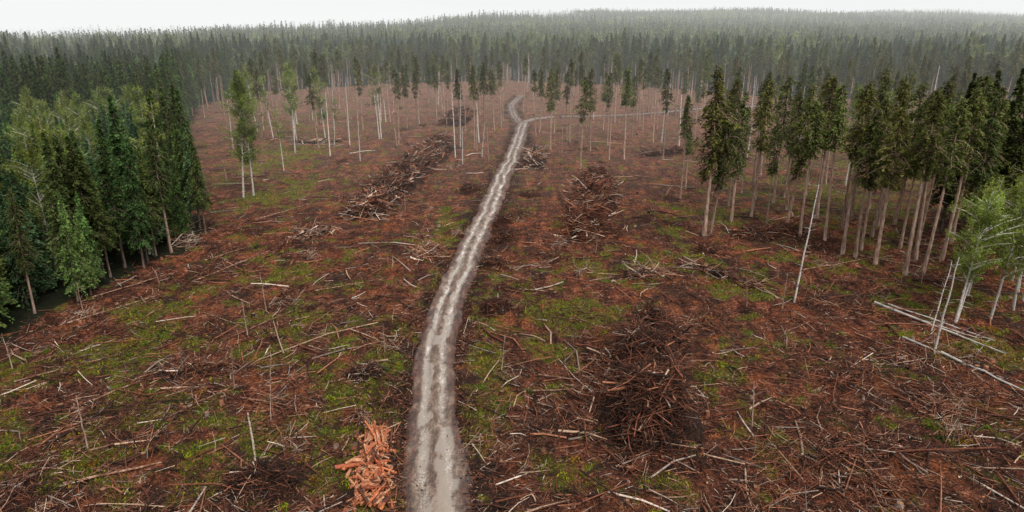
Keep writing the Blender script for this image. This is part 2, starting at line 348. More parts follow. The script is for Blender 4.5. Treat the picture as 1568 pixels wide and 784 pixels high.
# grass
mb = MB()
y = 28*(330/28)**rng.random(320000); x = rng.uniform(-1, 1, len(y))*(.84*y+14)
k = in_clearing(x, y) & (grass_mask(x, y) > rng.uniform(.25, 1.2, len(x))); x, y = x[k][:100000], y[k][:100000]
n = len(x); a = rng.uniform(0, 6.283, n); L = rng.uniform(.08, .30, n)*(1+y/200)
A = np.stack([rng.normal(0, .45, n), rng.normal(0, .45, n), np.ones(n)], -1)*L[:, None]
B = np.stack([np.cos(a), np.sin(a), 0*a], -1)*(L*.42)[:, None]
gc = np.array([.16, .195, .022])*rng.uniform(.35, 1.8, (n, 1))*np.stack([rng.uniform(.85, 1.7, n), np.ones(n), np.ones(n)], -1)
kites(mb, np.stack([x, y, H(x, y)+L*.3], -1), A, B, gc)
link("grass", mb.mesh("grass", [M_grass]))
mb = MB()
for i in range(900):
    cy = 32*(300/32)**rng.random(); cx = rng.uniform(-1, 1)*(.84*cy+10)
    if not in_clearing(cx, cy) or road_dist(cx, cy) < 3.2 or grass_mask(np.array([cx]), np.array([cy]))[0] < .3: continue
    m = 80; r = rng.uniform(.2, .8); th = rng.random(m)*6.283; ph = np.arccos(rng.random(m)); rr = r*rng.random(m)**.4
    P = np.stack([cx+rr*np.sin(ph)*np.cos(th), cy+rr*np.sin(ph)*np.sin(th), H(cx, cy)+rr*np.cos(ph)*.9], -1)
    base = np.array([[.16, .22, .03], [.32, .35, .035], [.07, .11, .03], [.32, .18, .03]])[rng.choice(4, p=[.35, .35, .2, .10])]
    kites(mb, P, nrm(rng.normal(0, 1, (m, 3)))*.22, nrm(rng.normal(0, 1, (m, 3)))*.12, base*rng.uniform(.4, 1.4, (m, 1)))
link("shrubs", mb.mesh("shrubs", [M_grass]))

# ------------------------------------------------------------------ brush piles
def brush_pile(p0, p1, w, h, n, pal, Lm=2.2, rm=.05, seed=0, soil=(.03, .017, .012), name="brush_pile", tw=3, mound=.9):
    rg = np.random.default_rng(seed+100); mb = MB()
    p0 = np.array(p0, float); p1 = np.array(p1, float); Lx = np.linalg.norm(p1-p0)+1e-6; d = (p1-p0)/Lx; q = np.array([d[1], -d[0]])
    def prof(u, v):
        e = np.clip(np.minimum(u+w*.35, Lx+w*.35-u)/(w*.45), 0, 1); e = np.sqrt(e)
        n_ = .45+1.1*fbm(u/2.5+seed*3.1, v/2.5+seed, 3)
        ww = w*.5*(.6+.8*vnoise(u/4+seed*7, 0*u))*np.maximum(e, .05)
        return h*e*n_*np.clip(1-(v/ww)**2, 0, 1)
    nu = int((Lx+w*.8)/.3)+3; nv = int(w*1.4/.3)+3
    U, V = np.meshgrid(np.linspace(-w*.4, Lx+w*.4, nu), np.linspace(-w*.65, w*.65, nv))
    x = p0[0]+d[0]*U+q[0]*V; y = p0[1]+d[1]*U+q[1]*V; pr = prof(U, V)
    z = H(x, y)-.25+pr*mound+.45*np.minimum(pr, 1)*(fbm(x*1.5, y*1.5, 2)-.3)
    ix = np.arange(U.size).reshape(U.shape); F = np.stack([ix[:-1, :-1], ix[1:, :-1], ix[1:, 1:], ix[:-1, 1:]], -1)
    cc = np.array(soil)*(.5+1.2*fbm(x*.9, y*.9, 3))[..., None]
    mb.add(np.stack([x, y, z], -1), F, cc.reshape(-1, 3), 1)
    u = rg.uniform(-w*.4, Lx+w*.4, n); v = rg.normal(0, w*.24, n); v = np.where(rg.random(n) < .5, rg.uniform(-w*.42, w*.42, n), v); pr = prof(u, v)
    x = p0[0]+d[0]*u+q[0]*v; y = p0[1]+d[1]*u+q[1]*v; z = H(x, y)+pr*rg.uniform(.7, 1.12, n)+.05
    az = rg.uniform(0, 6.283, n); e = rg.normal(.05, .38, n); L = rg.gamma(2.4, Lm/2.6, n)+.25
    dd = np.stack([np.cos(az)*np.cos(e), np.sin(az)*np.cos(e), np.sin(e)], -1); c = np.stack([x, y, z], -1)
    b = rg.normal(0, .14, (n, 3))*L[:, None]
    C = np.stack([c-dd*L[:, None]/2, c+b*.5, c+dd*L[:, None]/2+b*.3], 1)
    lo = H(C[..., 0], C[..., 1])+.03; C[..., 2] = np.maximum(C[..., 2], lo)
    R = rg.gamma(2, rm/2, n)+.010
    pc = pick(rg, n, pal)*(.6+.9*vnoise(u*.6, v*.6+seed))[:, None]
    tubes(mb, C, np.stack([R, R*.8, R*.35], 1), 4, pc, 0)
    m = n*tw; s = rg.choice(n, m); f = rg.random((m, 1)); c = C[s, 0]*(1-f)+C[s, 2]*f
    dd = nrm(rg.normal(0, 1, (m, 3))+[0, 0, .15]); L = rg.uniform(.25, .9, (m, 1)); C2 = np.stack([c, c+dd*L], 1)
    tubes(mb, C2, np.stack([np.full(m, .016), np.full(m, .006)], 1), 4, pick(rg, m, [pal[0]+2, pal[1]+1, pal[2], pal[3]*.7, pal[4]*.4, pal[5]*.5, 0]), 0)
    link(name, mb.mesh(name, [M_deb, M_soil]))
DK = [6, 7, 4, 2.5, 1.2, .8, .5]; RED = [3, 6, 7, 3.5, 1.4, .8, .6]; PALE = [2, 2, 2, 3, 4, 4, 4]; ORG = [0, 1, 4, 7, 5, 1, 2]
brush_pile((11.2, 48), (14.6, 64), 6.9, 4.8, 4200, [8, 9, 5, 1.8, .7, .5, .25], 1.8, .036, 1, (.028, .016, .012), tw=4, mound=.74)
brush_pile((7.5, 50), (9.5, 60), 4.5, .6, 420, RED, 2.0, .04, 2, (.12, .04, .022))
brush_pile((11.8, 103), (17.3, 139), 8.2, 3.6, 3600, [5, 7, 7, 3.5, 1.2, .8, .5], 2.2, .05, 3, (.05, .022, .015), mound=.75)
brush_pile((-26, 117), (-19.3, 188), 7.2, 3.4, 4200, [5, 6, 5, 3, 2., 1.8, 1.4], 2.6, .065, 4, (.042, .022, .015), mound=.8)
brush_pile((-26, 117), (-24.8, 130), 5, 2.6, 220, [1, 1, 2, 3, 4, 5, 6], 3.4, .12, 44)
brush_pile((4.8, 160), (6.5, 176), 5.0, 2.4, 600, [2, 3, 3, 3, 3, 2, 2], 2.6, .08, 5)
brush_pile((-20.5, 232), (-18, 262), 8, 2.8, 700, DK, 3, .08, 6)
brush_pile((-12.9, 94.5), (-11.6, 95), 4.2, 1.1, 320, ORG, 1.7, .05, 7, (.16, .055, .028))
brush_pile((-14.8, 58), (-13.8, 58.5), 2.6, .9, 180, [5, 3, 1, 1, 1, 1, 2], 1.4, .04, 8)
brush_pile((-19.5, 42), (-17, 42.2), 4.2, 1.1, 400, [8, 5, 2, 1, .2, .2, .1], 1.3, .025, 9, (.022, .013, .010))
for i, (a, b, r, hh) in enumerate([(-1.3, 101.5, 2.0, 1.2), (-1.5, 111, 1.7, .9), (-2.6, 90, 2.2, 1.1), (-1.8, 73.6, 1.9, 1.2), (-8.7, 135, 2.4, 1.3), (3.6, 131, 1.8, .9), (29, 96, 2.0, .8)]):
    brush_pile((a-.6, b-.4), (a+.7, b+.9), r*1.5, hh, 260, [6, 7, 4, 2, .8, .4, .3], 1.2, .03, 20+i, (.034, .019, .013), "root_mound", mound=.7)
brush_pile((38, 104), (46, 106), 6, 1.1, 450, DK, 2.0, .04, 31)
brush_pile((15.5, 85.5), (20, 86.5), 2.6, .8, 170, [1, 2, 3, 3, 4, 2, 3], 2.3, .05, 32)
brush_pile((25, 90), (31, 82), 2.5, .6, 140, [2, 3, 4, 3, 2, 2, 1], 2.4, .05, 33)
brush_pile((36, 176), (46, 180), 5, 1.4, 260, DK, 2.6, .06, 34)
brush_pile((-55, 108), (-50, 100), 3, .7, 150, PALE, 2.3, .05, 35)
brush_pile((-34, 104), (-30, 107), 3, .6, 140, PALE, 2.1, .05, 36)
brush_pile((-60, 192), (-50, 196), 4, .8, 130, PALE, 3.0, .09, 37)
brush_pile((30, 56), (34, 60), 3.5, .6, 260, RED, 1.6, .03, 38)
brush_pile((24, 44), (29, 47), 4, .6, 300, RED, 1.6, .03, 39)
brush_pile((-34, 58), (-27, 60), 3, .5, 220, RED, 1.8, .035, 40)
# split fresh-wood heap
rg = np.random.default_rng(5); mb = MB(); n = 320
y = rg.uniform(39.5, 48.5, n); x = -10.1-.12*(y-40)+rg.normal(0, .65, n); L = rg.gamma(2.4, .38, n)+.2
az = rg.normal(1.45, .7, n); e = rg.normal(0, .3, n); d = np.stack([np.cos(az)*np.cos(e), np.sin(az)*np.cos(e), np.sin(e)], -1)
hz = 1.0*np.exp(-((x+10.1+.12*(y-40))/1.0)**2)*(.4+vnoise(y*.7, x)); c = np.stack([x, y, H(x, y)+.08+hz*rg.uniform(.2, 1, n)], -1)
R = rg.gamma(3, .032, n)+.025; C = np.stack([c-d*L[:, None]/2, c+d*L[:, None]/2], 1)
wc = np.array([[.60, .20, .085], [.64, .30, .16], [.46, .13, .06], [.70, .44, .28], [.16, .06, .035]])[rg.choice(5, n, p=[.34, .24, .20, .10, .12])]*rg.uniform(.65, 1.05, (n, 1))
tubes(mb, C, np.stack([R, R*.6], 1), 4, wc, cap=wc)
link("split_wood_heap", mb.mesh("split_wood_heap", [M_deb]))

# ------------------------------------------------------------------ logs
def log(name, a, b, r0, r1, bark, seed=0, branches=0, za=.1, zb=.1):
    rg = np.random.default_rng(seed); mb = MB(); K = 9
    f = np.linspace(0, 1, K)[:, None]; p = np.array([*a, 0.])*(1-f)+np.array([*b, 0.])*f
    L = math.dist(a, b); wob = rg.normal(0, .008*L, (K, 3)); p = p+wob*np.sin(f*np.pi)
    gz = H(p[:, 0], p[:, 1]); ln = np.polyfit(f[:, 0], gz, 1)
    p[:, 2] = np.polyval(ln, f[:, 0])+za*(1-f[:, 0])+zb*f[:, 0]+.05
    R = (r0*(1-f)+r1*f).T
    tubes(mb, p[None], R, 8, np.array([.5, .4, .3]), 0, cap=np.array([.4, .25, .15]), capmat=1)
    if branches:
        t = rg.uniform(.35, 1, branches); q = np.stack([np.interp(t, f[:, 0], p[:, j]) for j in range(3)], 1)
        dv = nrm((p[-1]-p[0])[None]*.08+rg.normal(0, .7, (branches, 3))+[0, 0, .4]); l = rg.uniform(.5, 1.8, (branches, 1))
        tubes(mb, np.stack([q, q+dv*l], 1), np.stack([np.full(branches, .03), np.full(branches, .012)], 1), 4, np.array([.3, .22, .18]), 0)
    link(name, mb.mesh(name, [bark, M_deb]))
M_log = bark_mat("log_bark", (.09, .04, .027), (.26, .135, .085), (.48, .33, .24), (2.5, 2.5, 2.5))
log("fallen_birch_log", (43.8, 76), (50.8, 63), .17, .06, M_birch, 1, 14)
log("fallen_birch_log", (45.2, 75.6), (51.6, 66), .10, .05, M_birch, 8, 8)
log("fallen_birch_log", (42.4, 67), (43.6, 62), .14, .10, M_birch, 2, 3)
log("fallen_birch_log", (43.6, 62.3), (48.4, 52.5), .15, .05, M_birch, 3, 14)
log("fallen_birch_log", (46, 72), (50, 66.5), .10, .05, M_birch, 4, 6)
log("fallen_birch_log", (12.8, 52.5), (13.4, 47), .09, .05, M_birch, 5, 2, 3.4, 1.4)
log("fallen_log", (24, 92.5), (27.5, 84.5), .13, .08, M_bark, 6)
log("fallen_log", (27.6, 89), (33, 77), .12, .06, M_bark, 7, 3)
for i, (a, b, r) in enumerate([((-68, 205), (-52, 198), .2), ((-62, 190), (-50, 192), .17), ((-60, 196), (-46, 188), .15), ((-31, 66), (-25, 75), .08), ((-30, 51), (-25.5, 56), .13), ((-24.5, 54), (-19, 52.5), .09),
                               ((-42, 84), (-36, 96), .10), ((-44, 92), (-40, 99), .11), ((1.5, 55), (7.5, 56), .11), ((2.5, 58), (7, 57.4), .09), ((12, 146), (28, 150), .18), ((27, 150), (40, 143), .14),
                               ((-45, 115), (-38, 124), .14), ((-25, 80), (-17, 84), .09), ((50, 95), (62, 84), .15), ((30, 68), (37, 73), .07), ((-52, 78), (-46, 88), .10), ((-47, 57), (-40, 63), .09),
                               ((-34, 46), (-29, 49), .1), ((40, 88), (52, 93), .10), ((-36, 73), (-29, 69), .07), ((-39, 52), (-33, 60), .10), ((-33, 42), (-27, 44.5), .12), ((-50, 70), (-44, 79), .12)]):
    log("fallen_log", a, b, r, r*.5, M_bark if i < 3 else M_log, 10+i, 3)

# ------------------------------------------------------------------ trees
def conifer(name, seed, h, cb, rmax, nbr, nleaf, tr, shape, cin, cout, leafL, trunkmat=None, leafmat=None, dead=18, gap=0.):
    rg = np.random.default_rng(seed); mb = MB(); K = 9
    f = np.linspace(0, 1, K); bx = rg.normal(0, .012*h); by = rg.normal(0, .012*h)
    tc = np.stack([bx*np.sin(f*2.5), by*np.sin(f*2.2), f*h], -1); tcn = lambda z: np.stack([np.interp(z, tc[:, 2], tc[:, 0]), np.interp(z, tc[:, 2], tc[:, 1]), z], -1)
    tp = tc.copy(); tp[0, 2] -= .6
    R = tr*(1-f)**.75+.015; R[0] *= 1.35
    tubes(mb, tp[None], R[None], 8, np.array([.3, .2, .15]), 0)
    t = rg.random(nbr)**1.05
    z = cb+(h-cb)*t
    if shape == 'cone': prof = (1-t)**.85*(.75+.25*np.minimum(1, t*6))+.03
    elif shape == 'col': prof = np.minimum(1, .30+t*2.0)*(1-t)**.5*(.6+.8*vnoise(t*7+seed, 0*t+seed))+.06
    else: prof = np.sin(np.pi*np.clip(t*.85+.12, 0, 1))**.8*(.6+.7*vnoise(t*5+seed, 0*t+seed*3))
    az = rg.random(nbr)*6.283
    lob = .6+.8*vnoise(az*1.3+seed, z*.35)
    L = rmax*prof*rg.uniform(.6, 1.15, nbr)*lob
    if gap: L = L*(vnoise(az*1.1+seed*2, z*.5+4) > gap)+.15
    d = np.stack([np.cos(az), np.sin(az), 0*az], -1); q = np.stack([-np.sin(az), np.cos(az), 0*az], -1)
    up = (.9 if shape == 'birch' else .25)*np.ones(nbr)+rg.normal(0, .15, nbr); dr = (.3 if shape == 'birch' else .65)
    o = tcn(z)
    mid = o+d*(L*.55)[:, None]; mid[:, 2] += L*(up*.55-dr*.3); end = o+d*(L*.95)[:, None]; end[:, 2] += L*(up*.95-dr*.9)
    rb = .010+.010*L
    tubes(mb, np.stack([o, mid, end], 1), np.stack([rb*1.5, rb, rb*.4], 1), 4, np.array([.3, .2, .15]), 0)
    bi = np.repeat(np.arange(nbr), nleaf); m = len(bi)
    keep = rg.random(m) < np.clip(L[bi]/(rmax*.55), .3, 1); bi = bi[keep]; m = len(bi)
    s = rg.uniform(.05, 1.05, m)**.8; Lb = L[bi]
    lat = rg.uniform(-1, 1, m)*Lb*.36*(1.15-s*.8)
    P = o[bi]+d[bi]*(Lb*s)[:, None]+q[bi]*lat[:, None]
    P[:, 2] += Lb*(up[bi]*s-dr*s*s)-np.abs(lat)*.25+rg.normal(-.12, .18, m)*(1 if shape != 'birch' else 2)
    if shape == 'birch':
        A = nrm(rg.normal(0, 1, (m, 3))); B = nrm(np.cross(A, rg.normal(0, 1, (m, 3))))
    else:
        A = nrm(d[bi]*.8+q[bi]*(np.sign(lat)*.6+rg.normal(0, .35, m))[:, None]+np.stack([0*s, 0*s, rg.normal(-.45, .4, m)], -1))
        B = nrm(np.cross(A, np.stack([rg.normal(0, .6, m), rg.normal(0, .6, m), np.ones(m)], -1)))
    l = leafL*rg.uniform(.55, 1.3, m)
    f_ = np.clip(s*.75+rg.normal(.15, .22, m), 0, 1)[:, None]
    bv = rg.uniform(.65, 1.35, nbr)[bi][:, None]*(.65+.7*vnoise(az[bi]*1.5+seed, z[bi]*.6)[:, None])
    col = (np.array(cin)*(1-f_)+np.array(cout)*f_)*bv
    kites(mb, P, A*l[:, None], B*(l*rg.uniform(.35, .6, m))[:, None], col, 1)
    if dead and cb > 2:
        zz = rg.uniform(cb*.25, cb+1, dead); a = rg.random(dead)*6.283; o2 = tcn(zz); ll = rg.uniform(.4, 1.5, dead)
        e = o2+np.stack([np.cos(a)*ll, np.sin(a)*ll, -.15*ll], -1)
        tubes(mb, np.stack([o2, e], 1), np.stack([np.full(dead, .025), np.full(dead, .008)], 1), 4, np.array([.2, .15, .12]), 0)
    return mb.mesh(name, [trunkmat or M_bark, leafmat or M_fol])
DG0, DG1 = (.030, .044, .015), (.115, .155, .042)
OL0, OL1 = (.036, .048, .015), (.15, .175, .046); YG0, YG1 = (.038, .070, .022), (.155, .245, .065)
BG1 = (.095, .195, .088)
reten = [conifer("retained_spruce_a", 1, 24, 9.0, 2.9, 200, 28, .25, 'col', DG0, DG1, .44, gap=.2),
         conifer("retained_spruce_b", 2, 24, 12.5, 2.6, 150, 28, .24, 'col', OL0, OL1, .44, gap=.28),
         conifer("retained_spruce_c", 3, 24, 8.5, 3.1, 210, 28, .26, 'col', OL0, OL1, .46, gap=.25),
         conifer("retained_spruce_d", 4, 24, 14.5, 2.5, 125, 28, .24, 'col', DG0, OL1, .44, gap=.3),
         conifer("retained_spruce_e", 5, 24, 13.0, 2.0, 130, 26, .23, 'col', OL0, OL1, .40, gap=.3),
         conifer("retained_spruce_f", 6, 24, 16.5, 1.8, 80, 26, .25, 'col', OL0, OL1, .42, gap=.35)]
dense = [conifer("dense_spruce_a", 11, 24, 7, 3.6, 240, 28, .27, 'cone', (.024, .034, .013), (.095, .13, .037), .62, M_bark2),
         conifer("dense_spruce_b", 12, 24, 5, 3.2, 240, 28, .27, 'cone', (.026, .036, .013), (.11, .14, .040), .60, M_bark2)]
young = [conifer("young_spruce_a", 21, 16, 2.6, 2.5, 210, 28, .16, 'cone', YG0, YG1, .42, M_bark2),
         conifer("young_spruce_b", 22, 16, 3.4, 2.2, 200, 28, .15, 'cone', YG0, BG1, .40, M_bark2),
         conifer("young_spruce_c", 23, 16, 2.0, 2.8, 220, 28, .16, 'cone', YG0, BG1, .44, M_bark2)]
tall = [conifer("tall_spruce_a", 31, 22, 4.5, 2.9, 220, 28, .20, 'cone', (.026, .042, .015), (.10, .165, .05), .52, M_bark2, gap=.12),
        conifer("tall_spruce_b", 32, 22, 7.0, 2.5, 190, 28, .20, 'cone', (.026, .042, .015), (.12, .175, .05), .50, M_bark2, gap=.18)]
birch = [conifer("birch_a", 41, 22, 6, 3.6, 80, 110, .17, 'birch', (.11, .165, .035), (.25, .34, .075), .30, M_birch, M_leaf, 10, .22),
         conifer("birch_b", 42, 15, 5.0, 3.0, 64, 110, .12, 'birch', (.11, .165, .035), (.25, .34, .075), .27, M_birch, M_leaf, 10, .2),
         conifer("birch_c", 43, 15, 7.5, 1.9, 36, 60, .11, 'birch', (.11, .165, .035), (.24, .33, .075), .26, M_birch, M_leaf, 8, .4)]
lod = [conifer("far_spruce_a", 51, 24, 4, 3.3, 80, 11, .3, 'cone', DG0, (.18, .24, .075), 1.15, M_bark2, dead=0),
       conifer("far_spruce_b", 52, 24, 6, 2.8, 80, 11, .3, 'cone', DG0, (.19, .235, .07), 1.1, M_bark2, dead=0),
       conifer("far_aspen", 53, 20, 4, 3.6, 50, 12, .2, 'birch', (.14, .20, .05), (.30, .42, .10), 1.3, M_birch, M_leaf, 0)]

rt = np.random.default_rng(77)
def place(name, me, x, y, h, h0, w=1., tilt=.012):
    s = h/h0
    link(name, me, (x, y, float(H(x, y))), rt.uniform(0, 6.28), (s*w, s*w, s), (rt.normal(0, tilt), rt.normal(0, tilt)))
RT = [(30.5, 103.4, 25.6), (-10.3, 187, 22), (-8.1, 201, 22), (-5.7, 221, 20), (-3.5, 228, 20), (-30.4, 221, 19), (-26, 238, 20), (-23, 245, 20), (7.2, 208, 20), (13.8, 238, 18), (16.2, 201, 20),
      (15.8, 156, 22), (26.7, 190, 20), (28.2, 170, 22), (42.3, 221, 20), (38, 170, 22), (36, 138, 12), (43.7, 143.5, 22), (39.9, 121.5, 23), (41.9, 115, 24), (55.7, 150, 22), (45.7, 109, 24), (45.8, 103.5, 22),
      (53.3, 115, 24), (49, 101.7, 24), (48.6, 94.8, 24), (49.8, 93.4, 21), (52.4, 97, 22), (61, 109, 24), (64.8, 111, 24), (52.9, 85.9, 24.5), (57.8, 92.2, 24), (56.0, 87, 23), (61.6, 92.2, 24.5),
      (68.4, 101, 25), (68, 97, 24), (32.5, 128, 20), (47, 128, 22), (58, 126, 23), (66, 122, 24), (51, 141, 21), (57, 103, 23), (62, 99, 22), (54.5, 108, 22), (65, 92, 23), (71, 91, 24), (60, 116, 22), (31.8, 104.6, 21), (72, 116, 24), (50, 120, 21),
      (37.5, 112, 22), (42.5, 134, 21), (64, 104, 23), (58.5, 97.5, 22), (51.5, 91, 22), (21, 182, 21), (34, 205, 20), (-15, 196, 21), (-33, 200, 20), (10.5, 185, 21)]
for i, (x, y, h) in enumerate(RT):
    k = 2 if i == 0 else (rt.integers(0, 5) if y < 150 else (1, 3, 4, 5, 4)[rt.integers(0, 5)])
    place("spruce_tree", reten[k], x, y, h*rt.uniform(.97, 1.03), 24, rt.uniform(.9, 1.2), .02)
for (x, y, h) in [(73, 101, 26), (78, 105, 25), (75, 98.5, 25), (84, 109, 26), (69.5, 106, 25), (80, 97, 25), (88, 103, 25), (77, 112, 25)]:
    place("spruce_tree", dense[rt.integers(0, 2)], x, y, h, 24, 1.0)
cnt = 0; pts = [(x, y) for x, y, h in RT]
while cnt < 140:
    y = rt.uniform(100, 330); x = rt.uniform(28, .85*y+20)
    if rt.random() > np.clip((x-.24*y)/(.28*y), 0.08, 1) or y > far_edge(x)-4 or road_dist(x, y) < 4: continue
    if min(math.dist((x, y), p) for p in pts) < 3.0: continue
    pts.append((x, y)); cnt += 1
    place("spruce_tree", reten[rt.integers(0, 6)], x, y, rt.uniform(16, 24), 24, rt.uniform(.75, 1.15), .02)
cnt = 0
while cnt < 190:
    y = rt.uniform(185, 425); x = rt.uniform(-.5*y, .34*y)
    if rt.random() > np.clip((y-165)/170, 0.12, 1) or not in_clearing(x, y) or road_dist(x, y) < 4: continue
    if min(math.dist((x, y), p) for p in pts) < 3.5: continue
    pts.append((x, y)); cnt += 1
    place("spruce_tree", reten[(1, 3, 4, 5, 5)[rt.integers(0, 5)]], x, y, rt.uniform(16, 24), 24, rt.uniform(.8, 1.15), .02)
# left forest margin
e = 58.
while e < 330:
    x = float(left_edge(e))-rt.uniform(-.8, 2.2)
    v = rt.integers(0, 6); me = (tall+tall[1:2]+young[:2]+reten[:1])[v]; h0 = (22, 22, 22, 16, 16, 24)[v]
    h = np.interp(e, [60, 100, 125, 160], [14, 17.5, 21, 22.5])*rt.uniform(.82, 1.12)*(.8 if v in (3, 4) else 1)
    if rt.random() < .9: place("spruce_tree", me, x, e, h, h0, rt.uniform(.8, 1.0), .02)
    e += rt.uniform(1.6, 4.0)
# birches
for x, y, h, v in [(-53.5, 132, 24, 0), (-51.8, 133, 22, 0), (-53, 156, 14, 2), (-61.7, 195, 20, 2), (-55, 201, 20, 0), (-49.7, 190, 13, 2), (-66, 208, 21, 0), (-72, 230, 20, 0), (-70, 200, 18, 2), (-47, 240, 19, 0), (-57, 178, 19, 2), (-80, 215, 20, 0),
                   (50.2, 70.5, 15.5, 1), (50.9, 71.3, 13, 2), (55.2, 72, 15.5, 1), (59.4, 74.3, 17, 1), (62.5, 77, 16, 1), (57, 79, 15, 1), (64, 80, 15, 1), (66, 84, 17, 1), (-54, 96, 17, 2), (-58.5, 112, 20, 2), (-72, 134, 21, 0),
                   (70, 140, 20, 0), (88, 165, 20, 0), (62, 160, 18, 2), (95, 140, 21, 0)]:
    place("birch_tree", birch[v], x, y, h, (22, 15, 15)[v], 1.0, .04)
def snag(name, x, y, h, r, mat, lean=(0, 0), seed=0):
    rg = np.random.default_rng(seed); mb = MB(); K = 8; f = np.linspace(0, 1, K)
    c = np.stack([lean[0]*f+rg.normal(0, .05, K)*f, lean[1]*f+rg.normal(0, .05, K)*f, h*f], -1); c[0, 2] = -.4
    tubes(mb, c[None], (r*(1-.65*f))[None], 8, np.array([.5, .4, .35]), 0, cap=np.array([.4, .3, .2]))
    m = int(6+h*1.2); t = rg.uniform(.3, 1, m); o = np.stack([np.interp(t, f, c[:, j]) for j in range(3)], 1); a = rg.random(m)*6.283; l = rg.uniform(.2, 1.1, m)*(1.2-t*.6)
    tubes(mb, np.stack([o, o+np.stack([np.cos(a)*l, np.sin(a)*l, .25*l], -1)], 1), np.stack([np.full(m, .022), np.full(m, .007)], 1), 4, np.array([.4, .3, .25]), 0)
    link(name, mb.mesh(name, [mat]), (x, y, float(H(x, y))))
snag("birch_snag", 34.3, 76.5, 14.6, .12, M_birch, (.9, 0), 1)
snag("birch_snag", 43.1, 62.6, 10.3, .13, M_birch, (.5, .2), 2)
snag("birch_snag", -38.5, 201, 13, .19, M_birch, (-.3, 0), 3)
snag("birch_snag", 46.4, 68.6, 8, .09, M_birch, (.8, .2), 4)
for i in range(50):
    x, y = scatter(1, 45, 300, rmin=3)
    if len(x): snag("dead_tree", float(x[0]), float(y[0]), rt.uniform(1.5, 5.0), rt.uniform(.04, .08), M_bark, (rt.normal(0, .3), rt.normal(0, .3)), 20+i)
for i in range(190):
    y = rt.uniform(165, 420); x = rt.uniform(-.42*y, .66*y)
    if in_clearing(x, y) and road_dist(x, y) > 4: snag("dead_tree", x, y, rt.uniform(7, 18), rt.uniform(.15, .25), (M_bark, M_bark, M_birch)[i % 3], (rt.normal(0, .4), rt.normal(0, .4)), 120+i)
snag("dead_tree", -20.5, 50.2, 6.5, .05, M_bark, (.6, .2), 90); snag("dead_tree", 32, 74.3, 4.5, .08, M_bark, (.1, 0), 91); snag("dead_tree", -29, 74, 5, .08, M_bark, (-.2, 0), 92)

# ------------------------------------------------------------------ forest mass (instances)
proto = bpy.data.collections.new("forest_tree_kinds")
kinds = young+tall+dense+reten[:3]+birch[:1]+lod
for i, me in enumerate(kinds):
    proto.objects.link(bpy.data.objects.new("kind_%02d" % i, me))
def gpoints(x0, x1, y0, y1, cell, jit=.48):
    gx, gy = np.meshgrid(np.arange(x0, x1, cell), np.arange(y0, y1, cell)); gx = gx.ravel(); gy = gy.ravel()
    return gx+rt.uniform(-jit, jit, len(gx))*cell, gy+rt.uniform(-jit, jit, len(gy))*cell
PX, PY, PI, PH, PW = [], [], [], [], []
def addp(x, y, i, s, w): PX.append(x); PY.append(y); PI.append(i); PH.append(s*(.84+.32*fbm(x/28, y/28, 2))); PW.append(w)
x, y = gpoints(-290, -48, 30, 440, 3.4); dd = left_edge(y)-x
k = dd > 2.0; x, y, dd = x[k], y[k], dd[k]; k = (dd < 70) | (rt.random(len(x)) < .6); x, y, dd = x[k], y[k], dd[k]; n = len(x)
yng = (fbm(x/30+2, y/30, 2)+.22*sst(150, 90, y)*sst(3, 9, dd)+.10*(dd < 45)*(y < 130) > .52)
i = np.where(yng, rt.integers(0, 3, n), rt.integers(3, 5, n)); i = np.where(rt.random(n) < .07, 10, i)
i = np.where((rt.random(n) < .25) & ~yng, rt.integers(5, 7, n), i)
hs = np.where(i < 3, rt.uniform(.55, 1.05, n), rt.uniform(.68, 1.1, n)); hs = hs*np.where((y < 115), np.interp(y, [50, 115], [.80, .97]), 1); hs = np.where(i == 10, .8, hs)
addp(x, y, i, hs, np.where(i < 3, 1.15, 1.0))
x, y = gpoints(-900, 900, 240, 1000, 5.8); k = (y > far_edge(x)) & (np.abs(x) < .86*y+60) & ((x > left_edge(y)) | (y > 430)); k &= rt.random(len(x)) < .93
x, y = x[k], y[k]; n = len(x); dd = y-far_edge(x)
asp = fbm(x/60+9, y/45, 2) > .53
i = np.where(dd < 28, rt.integers(7, 10, n), np.where(rt.random(n) < .75, rt.integers(3, 5, n), rt.integers(5, 7, n)))
i = np.where(y > 620, rt.integers(11, 13, n), i)
i = np.where(asp & (dd > 14) & (rt.random(n) < .55), np.where(y > 620, 13, 10), i); i = np.where((rt.random(n) < .35) & (dd > 28) & (y < 620), rt.integers(0, 3, n), i)
addp(x, y, i, rt.uniform(.60, 1.18, n)*np.where(i < 3, 1.15, 1), rt.uniform(.9, 1.2, n))
x, y = gpoints(-2300, 2300, 1000, 2500, 9.5); k = np.abs(x) < .86*y+80; x, y = x[k], y[k]; n = len(x)
i = rt.integers(11, 13, n); i = np.where((fbm(x/120+9, y/80, 2) > .53) & (rt.random(n) < .7), 13, i)
addp(x, y, i, rt.uniform(.6, 1.3, n), rt.uniform(1.1, 1.5, n))
x = np.concatenate(PX); y = np.concatenate(PY); pi = np.concatenate(PI); ph = np.concatenate(PH); pw = np.concatenate(PW)
me = bpy.data.meshes.new("forest"); me.vertices.add(len(x)); me.vertices.foreach_set("co", np.stack([x, y, terrain(x, y)-.1], -1).astype(np.float32).ravel())
def at(nm, ty, key, arr):
    a = me.attributes.new(nm, ty, 'POINT'); a.data.foreach_set(key, arr.ravel())
at("kind", 'INT', "value", pi.astype(np.int32)); at("scl", 'FLOAT_VECTOR', "vector", np.stack([ph*pw, ph*pw, ph], -1).astype(np.float32))
at("rot", 'FLOAT_VECTOR', "vector", np.stack([rt.normal(0, .015, len(x)), rt.normal(0, .015, len(x)), rt.uniform(0, 6.28, len(x))], -1).astype(np.float32))
fo = link("forest", me)
